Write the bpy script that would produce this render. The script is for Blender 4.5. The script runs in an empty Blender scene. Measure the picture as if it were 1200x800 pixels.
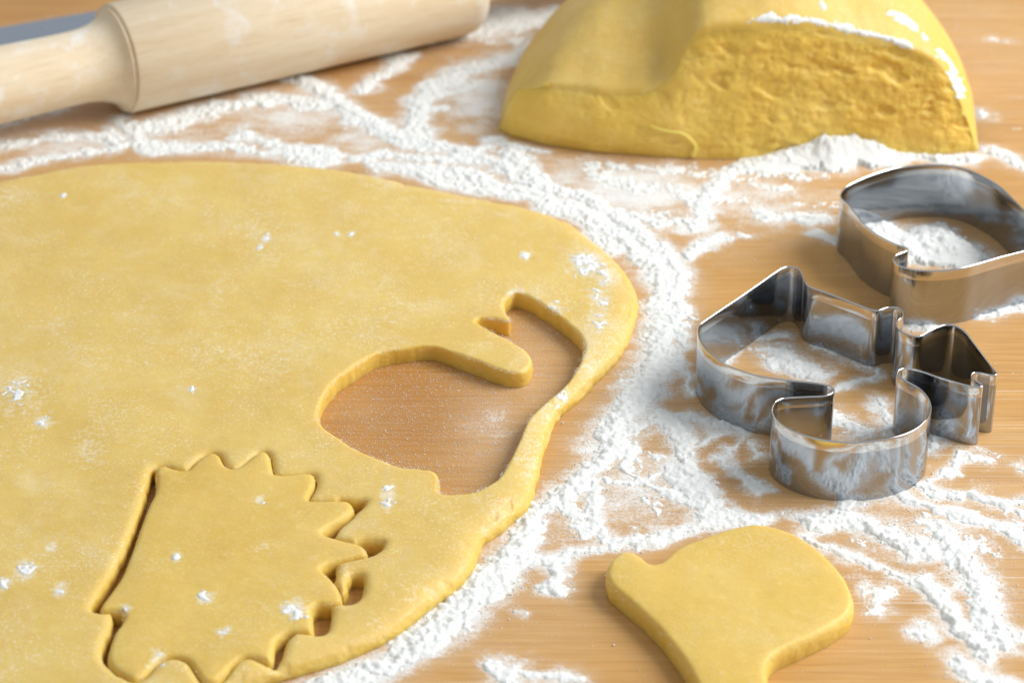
import bpy, bmesh, math, random
import numpy as np
from mathutils import Vector

random.seed(7); rng = np.random.default_rng(7)
S = bpy.context.scene
COL = S.collection
R = math.radians

# ------------------------------------------------------------------ camera
PITCH, DIST, LENS = R(30.0), 0.76, 100.0
cam_d = bpy.data.cameras.new('camera'); cam = bpy.data.objects.new('camera', cam_d); COL.objects.link(cam)
cam.location = (0, -DIST*math.cos(PITCH), DIST*math.sin(PITCH))
cam.rotation_euler = (math.pi/2 - PITCH, 0, 0)
cam_d.lens = LENS; cam_d.sensor_width = 36; cam_d.clip_start = .02; cam_d.clip_end = 20
cam_d.dof.use_dof = True; cam_d.dof.focus_distance = .705; cam_d.dof.aperture_fstop = 19
S.camera = cam
# ------------------------------------------------------------------ light
W = bpy.data.worlds.new('World'); S.world = W; W.use_nodes = True
bg = W.node_tree.nodes['Background']; bg.inputs[0].default_value = (.92, .96, 1.0, 1); bg.inputs[1].default_value = .52
def area(name, loc, aim, sx, sy, power, col):
    l = bpy.data.lights.new(name, 'AREA'); l.shape = 'RECTANGLE'; l.size = sx; l.size_y = sy
    l.energy = power; l.color = col
    o = bpy.data.objects.new(name, l); COL.objects.link(o); o.location = loc
    o.rotation_euler = (Vector(aim)-Vector(loc)).to_track_quat('-Z', 'Y').to_euler(); return o
area('window_light', (.92, .10, .73), (0, .05, 0), .85, .70, 19.0, (1, .99, .97))
S.view_settings.view_transform = 'Standard'; S.view_settings.look = 'None'
S.view_settings.exposure = 0.0; S.view_settings.gamma = 1; S.view_settings.use_curve_mapping = False
S.render.engine = 'CYCLES'; S.cycles.use_denoising = True
S.cycles.max_bounces = 10

# ------------------------------------------------------------------ helpers
FPX = LENS/36*1200
C0 = np.array(cam.location)
RIGHT = np.array((1., 0, 0)); FWD = np.array((0, math.cos(PITCH), -math.sin(PITCH))); UP = np.array((0, math.sin(PITCH), math.cos(PITCH)))
def at(px, py, z=0.0):
    d = FWD + RIGHT*(px-600)/FPX + UP*(400-py)/FPX
    return C0 + d*((z-C0[2])/d[2])
def at_y(px, py, y0, k):                       # hit with the leaning plane y = y0 + k*z
    d = FWD + RIGHT*(px-600)/FPX + UP*(400-py)/FPX
    t = (y0 + k*C0[2] - C0[1])/(d[1]-k*d[2])
    return C0 + d*t
def world(pts, z=0.0):
    return np.array([at(p[0], p[1], p[2] if len(p) > 2 else z)[:2] for p in pts])
def smooth_closed(P, n=5, rnd=0):
    P = np.asarray(P, float); N = len(P); out = []
    for i in range(N):
        a, b, c, d = P[i-1], P[i], P[(i+1) % N], P[(i+2) % N]
        # centripetal-ish tension to stop overshoot
        L = np.linalg.norm(c-b)
        m1 = (c-a); m2 = (d-b)
        m1 = m1/max(np.linalg.norm(m1), 1e-9)*min(L, np.linalg.norm(b-a)*1.5)*.9
        m2 = m2/max(np.linalg.norm(m2), 1e-9)*min(L, np.linalg.norm(d-c)*1.5)*.9
        for k in range(n):
            t = k/n
            out.append((2*t**3-3*t**2+1)*b + (t**3-2*t**2+t)*m1 + (-2*t**3+3*t**2)*c + (t**3-t**2)*m2)
    return np.array(out)
def seg_dist(X, Y, P, closed=True):
    D = np.full(X.shape, 1e9)
    n = len(P)
    for i in range(n if closed else n-1):
        a = P[i]; b = P[(i+1) % n]; ab = b-a; l2 = (ab**2).sum()+1e-18
        t = np.clip(((X-a[0])*ab[0]+(Y-a[1])*ab[1])/l2, 0, 1)
        D = np.minimum(D, (X-a[0]-t*ab[0])**2+(Y-a[1]-t*ab[1])**2)
    return np.sqrt(D)
def inside(X, Y, P):
    r = np.zeros(X.shape, bool); n = len(P)
    for i in range(n):
        x1, y1 = P[i]; x2, y2 = P[(i+1) % n]
        if y1 == y2: continue
        c = ((y1 > Y) != (y2 > Y)) & (X < (x2-x1)*(Y-y1)/(y2-y1)+x1)
        r ^= c
    return r
def sdf(X, Y, P):                               # negative inside
    d = seg_dist(X, Y, P); return np.where(inside(X, Y, P), -d, d)
def _hash(ix, iy, s):
    h = (ix.astype(np.int64)*374761393 + iy.astype(np.int64)*668265263 + s*1442695041) & 0xFFFFFFFF
    h = ((h ^ (h >> 13))*1274126177) & 0xFFFFFFFF
    h = ((h ^ (h >> 15))*2246822519) & 0xFFFFFFFF
    return ((h ^ (h >> 16)) & 0xFFFFFF)/float(0xFFFFFF)
def vn(x, y, sc, s=0):
    x = x/sc + 1000.37; y = y/sc + 1000.71
    ix = np.floor(x); iy = np.floor(y); fx = x-ix; fy = y-iy
    fx = fx*fx*fx*(fx*(fx*6-15)+10); fy = fy*fy*fy*(fy*(fy*6-15)+10)
    a = _hash(ix, iy, s); b = _hash(ix+1, iy, s); c = _hash(ix, iy+1, s); d = _hash(ix+1, iy+1, s)
    return (a*(1-fx)+b*fx)*(1-fy)+(c*(1-fx)+d*fx)*fy
def fbm(x, y, sc, o=3, s=0, g=.5):
    v = 0; a = 1; t = 0
    for i in range(o):
        v = v + a*vn(x*(.8)+y*.6*(1 if i % 2 else -1), y*.8-x*.6*(1 if i % 2 else -1), sc/2**i, s+i*17); t += a; a *= g
    return v/t
def sstep(a, b, x):
    t = np.clip((x-a)/(b-a), 0, 1); return t*t*(3-2*t)

def link_mesh(name, V, F, mat, parent=None, smooth=True):
    me = bpy.data.meshes.new(name)
    V = np.asarray(V, np.float32)
    if isinstance(F, np.ndarray):
        k = F.shape[1]
        me.vertices.add(len(V)); me.vertices.foreach_set('co', V.ravel())
        me.loops.add(F.size); me.loops.foreach_set('vertex_index', F.ravel().astype(np.int32))
        me.polygons.add(len(F)); me.polygons.foreach_set('loop_start', np.arange(0, F.size, k, dtype=np.int32))
        me.polygons.foreach_set('loop_total', np.full(len(F), k, np.int32))
        me.update(calc_edges=True); me.validate()
    else:
        me.from_pydata([tuple(v) for v in V], [], F); me.update()
    if smooth: me.polygons.foreach_set('use_smooth', np.ones(len(me.polygons), bool))
    me.materials.append(mat)
    o = bpy.data.objects.new(name, me); COL.objects.link(o)
    if parent: o.parent = parent
    return o
def tag(o, label=None, cat=None, group=None, kind=None):
    for k, v in (('label', label), ('category', cat), ('group', group), ('kind', kind)):
        if v: o[k] = v
    return o
def rebase(o):                                  # put the origin at the foot of the mesh
    me = o.data; co = np.empty(len(me.vertices)*3, np.float32); me.vertices.foreach_get('co', co); co = co.reshape(-1, 3)
    c = np.array(((co[:, 0].min()+co[:, 0].max())/2, (co[:, 1].min()+co[:, 1].max())/2, 0), np.float32)
    co -= c; me.vertices.foreach_set('co', co.ravel()); me.update(); o.location = c.tolist(); return o

# ------------------------------------------------------------------ materials
def new_mat(name):
    m = bpy.data.materials.new(name); m.use_nodes = True
    nt = m.node_tree; return m, nt, nt.nodes['Principled BSDF']
def nd(nt, t, **kw):
    n = nt.nodes.new(t)
    for k, v in kw.items():
        if k in n.inputs.keys(): n.inputs[k].default_value = v
        else: setattr(n, k, v)
    return n
def coords(nt, scale=(1, 1, 1)):
    tc = nt.nodes.new('ShaderNodeTexCoord'); mp = nt.nodes.new('ShaderNodeMapping')
    g = nt.nodes.new('ShaderNodeNewGeometry')
    mp.inputs['Scale'].default_value = scale; nt.links.new(g.outputs['Position'], mp.inputs['Vector']); return mp.outputs[0]
def ramp(nt, fac, stops):
    r = nt.nodes.new('ShaderNodeValToRGB'); e = r.color_ramp.elements
    while len(e) < len(stops): e.new(.5)
    for k, (p, c) in enumerate(stops):
        e[k].position = p; e[k].color = c if len(c) == 4 else (*c, 1)
    nt.links.new(fac, r.inputs[0]); return r.outputs[0]
def mix(nt, fac, a, b, mode='MIX'):
    m = nt.nodes.new('ShaderNodeMix'); m.data_type = 'RGBA'; m.blend_type = mode
    for sck, v in ((m.inputs[0], fac), (m.inputs[6], a), (m.inputs[7], b)):
        if isinstance(v, (int, float)): sck.default_value = v
        elif isinstance(v, tuple): sck.default_value = v if len(v) == 4 else (*v, 1)
        else: nt.links.new(v, sck)
    return m.outputs[2]
def noise(nt, vec, scale, detail=4, rough=.55, dist=0):
    n = nd(nt, 'ShaderNodeTexNoise', Scale=scale, Detail=detail, Roughness=rough, Distortion=dist)
    nt.links.new(vec, n.inputs['Vector']); return n.outputs['Fac']
def math_n(nt, op, a, b=0.0, clamp=False):
    m = nt.nodes.new('ShaderNodeMath'); m.operation = op; m.use_clamp = clamp
    for i, v in enumerate((a, b)):
        if isinstance(v, (int, float)): m.inputs[i].default_value = v
        else: nt.links.new(v, m.inputs[i])
    return m.outputs[0]
def bump(nt, bsdf, h, strength, dist):
    b = nd(nt, 'ShaderNodeBump', Strength=strength, Distance=dist); nt.links.new(h, b.inputs['Height']); nt.links.new(b.outputs[0], bsdf.inputs['Normal'])

FLOUR_C = (.80, .81, .80)
def wood_mat():
    m, nt, b = new_mat('board_wood')
    v1 = coords(nt, (1, 14, 1)); v2 = coords(nt, (2.2, 60, 1)); v3 = coords(nt, (1, 1, 1))
    warp = noise(nt, v3, 9, 3)
    a = noise(nt, v1, 7, 6, .6, .6); c = noise(nt, v2, 16, 5, .65, .3); f = noise(nt, coords(nt, (5, 260, 1)), 20, 3, .6)
    base = ramp(nt, a, [(.28, (.46, .235, .062)), (.5, (.585, .325, .10)), (.72, (.66, .40, .155))])
    base = mix(nt, .55, base, ramp(nt, c, [(.3, (.40, .19, .05)), (.52, (.60, .335, .108)), (.72, (.72, .445, .185))]))
    base = mix(nt, math_n(nt, 'MULTIPLY', ramp(nt, f, [(.35, (1, 1, 1)), (.5, (0, 0, 0))]), .12), base, (.30, .15, .055))
    base = mix(nt, math_n(nt, 'MULTIPLY', ramp(nt, noise(nt, coords(nt, (1, 2.2, 1)), 16, 3), [(.35, (1, 1, 1)), (.65, (0, 0, 0))]), .38), base, (.45, .23, .065))
    st_ = nd(nt, 'ShaderNodeAttribute', attribute_name='painted_shade')
    base = mix(nt, st_.outputs['Fac'], base, (.80, .64, .42), 'MULTIPLY')  # multiplies the dimmer light of the hole into the wood colour
    # light knife scratches filled with flour, along and across the grain
    sc1 = ramp(nt, noise(nt, coords(nt, (.8, 420, 1)), 6, 1, .5, .2), [(.665, (0, 0, 0)), (.70, (1, 1, 1))])
    sc1 = math_n(nt, 'MULTIPLY', sc1, ramp(nt, noise(nt, v3, 22, 2), [(.5, (0, 0, 0)), (.62, (1, 1, 1))]))
    base = mix(nt, math_n(nt, 'MULTIPLY', sc1, .7), base, (.80, .74, .66))
    # flour film: an even veil plus fine grains where the dust attribute says flour was spread
    at_ = nd(nt, 'ShaderNodeAttribute', attribute_name='dust'); d = at_.outputs['Fac']
    g1 = noise(nt, v3, 1100, 3, .7); g2 = noise(nt, v3, 150, 5, .65); g3 = noise(nt, coords(nt, (1, 2.6, 1)), 55, 5, .6, .6)
    cov = math_n(nt, 'ADD', math_n(nt, 'MULTIPLY', d, 1.15), math_n(nt, 'ADD', math_n(nt, 'MULTIPLY', math_n(nt, 'SUBTRACT', g2, .5), .9), math_n(nt, 'MULTIPLY', math_n(nt, 'SUBTRACT', g1, .5), 1.0)))
    cov = math_n(nt, 'ADD', cov, math_n(nt, 'MULTIPLY', math_n(nt, 'SUBTRACT', g3, .5), .8))
    film = math_n(nt, 'MULTIPLY', ramp(nt, cov, [(.40, (0, 0, 0)), (.98, (1, 1, 1))]), .93)
    veil = math_n(nt, 'MULTIPLY', math_n(nt, 'MULTIPLY', d, g3), .62)
    sp = ramp(nt, math_n(nt, 'ADD', math_n(nt, 'MULTIPLY', g1, .8), math_n(nt, 'MULTIPLY', g2, .3)), [(.69, (0, 0, 0)), (.76, (1, 1, 1))])
    sp = math_n(nt, 'MULTIPLY', sp, math_n(nt, 'ADD', math_n(nt, 'MULTIPLY', d, .9), .06, True))
    fac = math_n(nt, 'MAXIMUM', math_n(nt, 'MAXIMUM', film, veil), sp, True)
    col = mix(nt, fac, base, FLOUR_C)
    nt.links.new(col, b.inputs['Base Color'])
    nt.links.new(math_n(nt, 'ADD', math_n(nt, 'MULTIPLY', fac, .4), .42, True), b.inputs['Roughness'])
    b.inputs['Specular IOR Level'].default_value = .35
    bump(nt, b, math_n(nt, 'ADD', math_n(nt, 'MULTIPLY', c, .5), math_n(nt, 'MULTIPLY', fac, .8)), .25, .0004)
    return m
def dough_mat(name, tint=(1, 1, 1), dusty=.5, crumb=False, wax=.55):
    m, nt, b = new_mat(name)
    v = coords(nt)
    n1 = noise(nt, v, 45, 4, .55); n2 = noise(nt, v, 320, 3, .6); n3 = noise(nt, v, 1500, 2, .6)
    t = lambda c: tuple(x*y for x, y in zip(c, tint))
    col = ramp(nt, n1, [(.3, t((.655, .433, .076))), (.52, t((.693, .475, .098))), (.72, t((.725, .517, .132)))])
    col = mix(nt, math_n(nt, 'MULTIPLY', ramp(nt, n2, [(.56, (0, 0, 0)), (.75, (1, 1, 1))]), .35), col, t((.80, .62, .26)))
    fl_ = ramp(nt, noise(nt, v, 230, 2, .5), [(.66, (0, 0, 0)), (.72, (1, 1, 1))])
    col = mix(nt, math_n(nt, 'MULTIPLY', fl_, .45), col, t((.66, .42, .06)))
    if dusty > 0:
        d1 = ramp(nt, noise(nt, v, 75, 6, .7, .4), [(.50, (0, 0, 0)), (.80, (1, 1, 1))])
        d2 = ramp(nt, math_n(nt, 'ADD', math_n(nt, 'MULTIPLY', n3, .75), math_n(nt, 'MULTIPLY', noise(nt, v, 60, 3), .3)), [(.57, (0, 0, 0)), (.70, (1, 1, 1))])
        dm = math_n(nt, 'MULTIPLY', math_n(nt, 'ADD', math_n(nt, 'MULTIPLY', d1, .24), math_n(nt, 'MULTIPLY', d2, .5), True), dusty)
        g_ = nt.nodes.new('ShaderNodeNewGeometry'); sx = nt.nodes.new('ShaderNodeSeparateXYZ'); nt.links.new(g_.outputs['True Normal'], sx.inputs[0])
        up_ = ramp(nt, sx.outputs[2], [(.35, (0, 0, 0)), (.9, (1, 1, 1))])
        fa_ = nd(nt, 'ShaderNodeAttribute', attribute_name='dust').outputs['Fac']
        fs_ = math_n(nt, 'ADD', fa_, math_n(nt, 'ADD', math_n(nt, 'MULTIPLY', math_n(nt, 'SUBTRACT', noise(nt, v, 420, 4, .7), .5), 1.2), math_n(nt, 'MULTIPLY', math_n(nt, 'SUBTRACT', n3, .5), .9)))
        fs_ = math_n(nt, 'MULTIPLY', ramp(nt, fs_, [(.30, (0, 0, 0)), (.95, (1, 1, 1))]), .85)
        fs_ = math_n(nt, 'MULTIPLY', fs_, ramp(nt, fa_, [(.03, (0, 0, 0)), (.2, (1, 1, 1))]))
        dm = math_n(nt, 'MAXIMUM', dm, fs_)
        dm = math_n(nt, 'MULTIPLY', math_n(nt, 'ADD', dm, .09*dusty, True), up_)
        col = mix(nt, dm, col, (.84, .81, .71))
    nt.links.new(col, b.inputs['Base Color'])
    b.inputs['Roughness'].default_value = .5; b.inputs['Specular IOR Level'].default_value = .35
    b.inputs['Subsurface Weight'].default_value = wax; b.inputs['Subsurface Radius'].default_value = (1, .6, .12); b.inputs['Subsurface Scale'].default_value = .0045
    h = math_n(nt, 'ADD', math_n(nt, 'MULTIPLY', n2, .8), math_n(nt, 'MULTIPLY', n3, .35))
    bump(nt, b, h, .35 if not crumb else .6, .0006)
    return m
def flour_mat(name='flour', bumpy=True):
    m, nt, b = new_mat(name); v = coords(nt)
    n = noise(nt, v, 420, 4, .7); n2 = noise(nt, v, 1800, 3, .7)
    nt.links.new(ramp(nt, n, [(.3, (.77, .785, .765)), (.6, (.835, .845, .83))]), b.inputs['Base Color'])
    b.inputs['Roughness'].default_value = .95; b.inputs['Specular IOR Level'].default_value = .1
    b.inputs['Subsurface Weight'].default_value = .4; b.inputs['Subsurface Radius'].default_value = (1, 1, 1); b.inputs['Subsurface Scale'].default_value = .0006
    if not bumpy: b.inputs['Subsurface Weight'].default_value = 0
    if bumpy: bump(nt, b, math_n(nt, 'ADD', n, math_n(nt, 'MULTIPLY', n2, .6)), .55, .0006)
    return m
def steel_mat(name='cutter_steel', smear=1.0, base=(.40, .425, .46)):
    m, nt, b = new_mat(name); v = coords(nt)
    n = noise(nt, coords(nt, (1, 1, .3)), 190, 6, .7, .4); n2 = noise(nt, v, 35, 3); n3 = noise(nt, v, 900, 3, .7)
    sm = ramp(nt, math_n(nt, 'ADD', math_n(nt, 'MULTIPLY', n, .55), math_n(nt, 'ADD', math_n(nt, 'MULTIPLY', n2, .4), math_n(nt, 'MULTIPLY', n3, .26))), [(.71, (0, 0, 0)), (.79, (1, 1, 1))])
    fac = math_n(nt, 'MULTIPLY', sm, .42*smear, True)
    nt.links.new(mix(nt, fac, base, (.84, .85, .85)), b.inputs['Base Color'])
    nt.links.new(math_n(nt, 'SUBTRACT', 1.0, fac), b.inputs['Metallic'])
    r = ramp(nt, noise(nt, v, 60, 4), [(.35, (.06, .06, .06)), (.7, (.15, .15, .15))])
    nt.links.new(math_n(nt, 'ADD', r, math_n(nt, 'MULTIPLY', fac, .6), True), b.inputs['Roughness'])
    bump(nt, b, noise(nt, v, 70, 2), .15, .0012)
    return m
def pin_mat(axis_rot):
    m, nt, b = new_mat('pin_beech')
    tc = nt.nodes.new('ShaderNodeTexCoord'); mp = nt.nodes.new('ShaderNodeMapping'); mp.inputs['Scale'].default_value = (1.2, 14, 14)
    nt.links.new(tc.outputs['Object'], mp.inputs['Vector']); v = mp.outputs[0]
    a = noise(nt, v, 14, 5, .6, .4); f = noise(nt, v, 90, 3, .6)
    col = ramp(nt, a, [(.3, (.74, .59, .40)), (.5, (.785, .65, .465)), (.72, (.815, .70, .53))])
    col = mix(nt, math_n(nt, 'MULTIPLY', ramp(nt, f, [(.3, (1, 1, 1)), (.48, (0, 0, 0))]), .3), col, (.52, .35, .18))
    w = coords(nt)
    d = ramp(nt, noise(nt, w, 65, 6, .7, .3), [(.53, (0, 0, 0)), (.68, (1, 1, 1))])
    nt.links.new(mix(nt, math_n(nt, 'MULTIPLY', d, .7), col, (.85, .86, .87)), b.inputs['Base Color'])
    b.inputs['Roughness'].default_value = .6; b.inputs['Specular IOR Level'].default_value = .3
    bump(nt, b, a, .2, .0005)
    return m
M_WOOD = wood_mat(); M_DOUGH = dough_mat('rolled_dough', dusty=.85); M_COOKIE = dough_mat('cookie_dough', dusty=.4)
M_BLOCK = dough_mat('block_skin', (1.06, 1.04, 1.05), dusty=.6, wax=.3); M_CRUMB = dough_mat('torn_dough', (1.20, 1.20, 1.2), dusty=.0, crumb=True)
M_FLOUR = flour_mat(); M_GRAIN = flour_mat('flour_grain', False); M_STEEL = steel_mat(); M_RIM = steel_mat('cutter_rim', .2, (.62, .62, .62)); M_BLADE = steel_mat('blade_steel', 1.5, (.46, .52, .60))

# ------------------------------------------------------------------ traced shapes (picture pixels -> table plane)
T = .0050; TC = .0056; HC = .017
sheet_px = [(-150, 262, T), (-80, 225, T), (0, 206, T), (50, 196, T), (100, 188, T), (180, 183, T), (250, 182, T), (300, 184, T), (350, 188, T), (400, 193, T), (450, 203, T), (500, 215, T),
 (560, 226, T), (600, 232, T), (640, 243, T), (670, 256, T), (695, 275, T), (715, 295, .004), (734, 317, .004), (744, 338, .003), (747, 352, .003), (742, 381, .002), (734, 405, .001), (721, 427, 0), (702, 446, 0), (678, 472, 0),
 (655, 492, 0), (644, 512, 0), (636, 538, 0), (629, 568, 0), (619, 596, 0), (602, 613, 0), (587, 626, 0), (566, 641, 0), (560, 655, 0), (553, 673, 0), (533, 695, 0), (500, 719, 0), (461, 749, 0), (419, 770, 0), (380, 784, 0),
 (330, 799, 0), (270, 818, 0), (190, 840, 0), (90, 858, 0), (-20, 868, 0), (-110, 866, 0), (-190, 820, 0), (-225, 720, 0), (-230, 560, 0), (-220, 420, 0), (-195, 320, 0)]
hole_px = [(372, 484), (378, 465), (391, 446), (414, 428), (444, 412), (474, 406), (507, 404), (530, 411), (560, 422), (590, 433), (609, 435), (621, 428), (622, 418), (612, 407), (594, 396), (571, 384), (557, 376),
 (562, 372), (578, 372), (592, 375), (598, 374), (592, 365), (590, 355), (595, 347), (605, 343), (620, 347), (642, 360), (665, 377), (680, 391), (686, 404), (683, 416), (676, 431), (661, 450), (639, 469), (620, 489), (609, 514),
 (599, 536), (586, 557), (571, 568), (554, 576), (534, 578), (517, 577), (513, 569), (514, 559), (508, 550), (492, 548), (470, 546), (448, 538), (418, 525), (391, 508), (377, 497)]
hog_px = [(183, 546), (194, 544), (203, 547), (212, 549), (220, 549), (229, 540), (241, 531), (250, 529), (257, 532), (263, 543), (272, 548), (281, 546), (292, 538), (303, 529), (311, 528), (316, 533), (318, 544), (321, 553),
 (328, 555), (343, 554.6), (358, 553), (366, 554), (369, 559), (368, 568), (362, 579), (362, 584.5), (376, 585.5), (395, 585), (408, 586), (414, 592.5), (412, 599), (402, 606), (389, 613), (378, 620.5), (381, 625), (399, 630), (417, 634),
 (427, 639), (429, 647), (415, 650.6), (399, 654), (385, 658), (376, 664), (380, 669), (388, 676), (396, 686), (399.5, 696), (398, 702), (386, 704.5), (372, 705), (365, 711), (366, 726), (365, 737), (354, 737), (340, 737), (330, 741),
 (322, 749), (320, 760), (317, 771), (308, 770), (298, 767), (286, 767), (274, 774), (263, 787), (252, 795), (239, 795), (230, 784), (222, 773), (212, 768.5), (200, 767.6), (188, 771), (178, 780), (169, 790), (158, 795), (147, 790), (136, 784), (128, 775),
 (127, 764), (130, 752), (136, 738), (143, 728), (146, 720), (142, 714), (130, 713), (119, 713), (119, 706), (128, 694), (140, 677), (148, 660), (158, 634), (167.5, 607.5), (175, 589), (182, 575), (183.5, 561)]
gaps_px = [[(184, 545), (177, 548), (172, 562), (166, 588), (153, 622), (139, 652), (121, 684), (107, 707), (111, 714), (130, 714), (150, 690), (188, 580)],
 [(131, 711), (131, 722), (128, 736), (122, 748), (119, 762), (121, 772), (128, 779), (145, 791), (160, 780), (150, 740), (150, 712)],
 [(395, 583), (412, 582), (429, 584), (415, 599), (400, 600)], [(416, 594), (376, 616), (379, 626), (390, 627), (398, 615), (415, 601)],
 [(418, 631), (448, 631), (447, 641), (430, 649), (420, 645)], [(374, 662), (388, 656), (394, 656), (393, 676), (386, 676)], [(411, 669), (426, 670), (426, 691), (416, 702), (401, 703), (404, 690)],
 [(364, 702), (387, 703), (386, 730), (379, 739), (364, 739), (358, 720)], [(317, 773), (319, 750), (332, 737), (347, 735), (337, 746), (332, 762), (323, 773)]]
cookie_px = [(711, 671), (715, 656), (727, 646), (740, 645), (752, 651), (763, 659), (775, 657), (786, 647), (798, 638), (828, 626), (859, 616), (886, 612), (916, 618), (943, 631), (970, 652), (989, 673), (998, 692), (999, 708), (989, 722), (966, 737), (940, 749),
 (917, 759), (903, 769), (898, 782), (900, 797), (906, 815), (900, 838), (872, 850), (838, 842), (822, 808), (806, 778), (789, 753), (768, 729), (745, 707), (727, 692), (716, 682)]
cutter_px = [(820, 380), (843, 364), (867, 348), (890, 332), (910, 318), (920, 312.5), (932, 312), (939, 318), (943, 329), (948, 335), (969, 342.5), (997, 353), (1020, 362), (1029, 363.5), (1037, 360.5), (1050, 359), (1058, 364), (1057, 371), (1050.5, 377), (1052, 383.5), (1061, 390), (1077, 393.5), (1088, 388),
 (1102, 381.5), (1116, 379.5), (1130, 387), (1147, 409), (1163, 430), (1169.5, 438), (1163, 439), (1150, 436), (1140, 436), (1138, 440), (1145, 446), (1153, 451.5), (1147, 453), (1135, 451), (1120, 447), (1095, 439.5), (1075, 432.5), (1061, 430.5), (1052, 434), (1052, 439), (1061, 445), (1077, 454), (1087, 464),
 (1091, 475), (1088, 488), (1075, 501), (1055, 510), (1025, 515.5), (997, 517.5), (962, 514), (931, 505), (912, 493), (905, 480), (909, 470), (920, 465.5), (944, 464), (966, 463), (976, 460), (977, 454), (969, 450), (951, 447), (920, 444), (885, 438.5), (850, 426), (829, 411), (820, 397), (818, 387)]
cutter2_px = [(985, 228), (990, 220), (1004, 212), (1026, 203), (1050, 196.5), (1080, 192.8), (1110, 193), (1134, 198), (1154, 207), (1172, 218), (1188, 233), (1200, 245), (1212, 256), (1228, 264), (1238, 276), (1224, 288), (1200, 294), (1176, 300), (1150, 307.5), (1130, 313), (1100, 316.5), (1072, 315.5), (1055, 311), (1047, 304), (1051, 298), (1063, 293.5),
 (1064, 290), (1054, 287), (1040, 281), (1026, 273), (1012, 262), (1003, 250), (994, 239), (987, 233)]

# ------------------------------------------------------------------ rolled slabs as real solids with cut walls
def slab(name, mat, grid, dist_fn, top_fn, wall=9, bulge=.00025, ragged=0.0, parent=None):
    """grid = (x0,x1,y0,y1,h); dist_fn -> signed distance (neg inside); top_fn(X,Y) -> z"""
    x0, x1, y0, y1, h = grid
    xs = np.arange(x0, x1, h); ys = np.arange(y0, y1, h); X, Y = np.meshgrid(xs, ys, indexing='ij'); sh = X.shape
    D = dist_fn(X, Y)
    keep = D < .35*h
    cell = keep[:-1, :-1] & keep[1:, :-1] & keep[:-1, 1:] & keep[1:, 1:]
    I = np.arange(X.size).reshape(sh)
    Q = np.stack((I[:-1, :-1][cell], I[1:, :-1][cell], I[1:, 1:][cell], I[:-1, 1:][cell]), 1)
    E = np.concatenate([Q[:, [i, (i+1) % 4]] for i in range(4)])
    key = np.minimum(E[:, 0], E[:, 1])*np.int64(X.size)+np.maximum(E[:, 0], E[:, 1])
    u, inv, cnt = np.unique(key, return_inverse=True, return_counts=True)
    B = E[cnt[inv] == 1]                       # directed boundary edges, face on their left
    gx, gy = np.gradient(D, h)
    P = np.stack((X.ravel(), Y.ravel()), 1); Df = D.ravel(); G = np.stack((gx.ravel(), gy.ravel()), 1); G /= np.linalg.norm(G, axis=1, keepdims=True)+1e-9
    bv = np.unique(B)
    P[bv] -= G[bv]*Df[bv, None]
    if ragged:
        P[bv] += G[bv]*((vn(P[bv, 0], P[bv, 1], .0022, 5)-.5)*ragged)[:, None]
    used = np.unique(Q); re = np.full(X.size, -1, np.int64); re[used] = np.arange(len(used))
    Pu = P[used]; Z = top_fn(Pu[:, 0], Pu[:, 1])
    V = [np.column_stack((Pu, Z))]; F = [re[Q]]
    nb = len(bv); bi = np.full(X.size, -1, np.int64); bi[bv] = np.arange(nb)
    # smoothed outward normals along the border
    N = np.zeros((nb, 2)); e = P[B[:, 1]]-P[B[:, 0]]; nrm = np.stack((e[:, 1], -e[:, 0]), 1)
    for k in (0, 1): np.add.at(N, bi[B[:, k]], nrm)
    N /= np.linalg.norm(N, axis=1, keepdims=True)+1e-12
    Zb = Z[re[bv]]; prev = re[bv]; off = len(used)
    wob = (fbm(P[bv, 0], P[bv, 1], .004, 2, 3)-.5)*.0003
    for w in range(1, wall+1):
        t = w/wall
        o = (bulge*math.sin(math.pi*min(1, t*1.0)**.8)+wob*t)[:, None] if not np.isscalar(wob) else 0
        o = o+((vn(P[bv, 0]+.03*w, P[bv, 1]-.02*w, .0011, 9)-.5)*.00022*math.sin(math.pi*min(1, t+.1)))[:, None]
        V.append(np.column_stack((P[bv]+N*o, Zb*(1-t)+.00005*t)))
        cur = off+np.arange(nb); off += nb
        F.append(np.stack((prev[bi[B[:, 1]]], prev[bi[B[:, 0]]], cur[bi[B[:, 0]]], cur[bi[B[:, 1]]]), 1)); prev = cur
    return link_mesh(name, np.concatenate(V), np.concatenate(F), mat, parent)
def drop(d, r, depth):
    t = np.clip(1-d/r, 0, 1); return depth*(1-np.sqrt(np.maximum(0, 1-t*t)))

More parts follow.
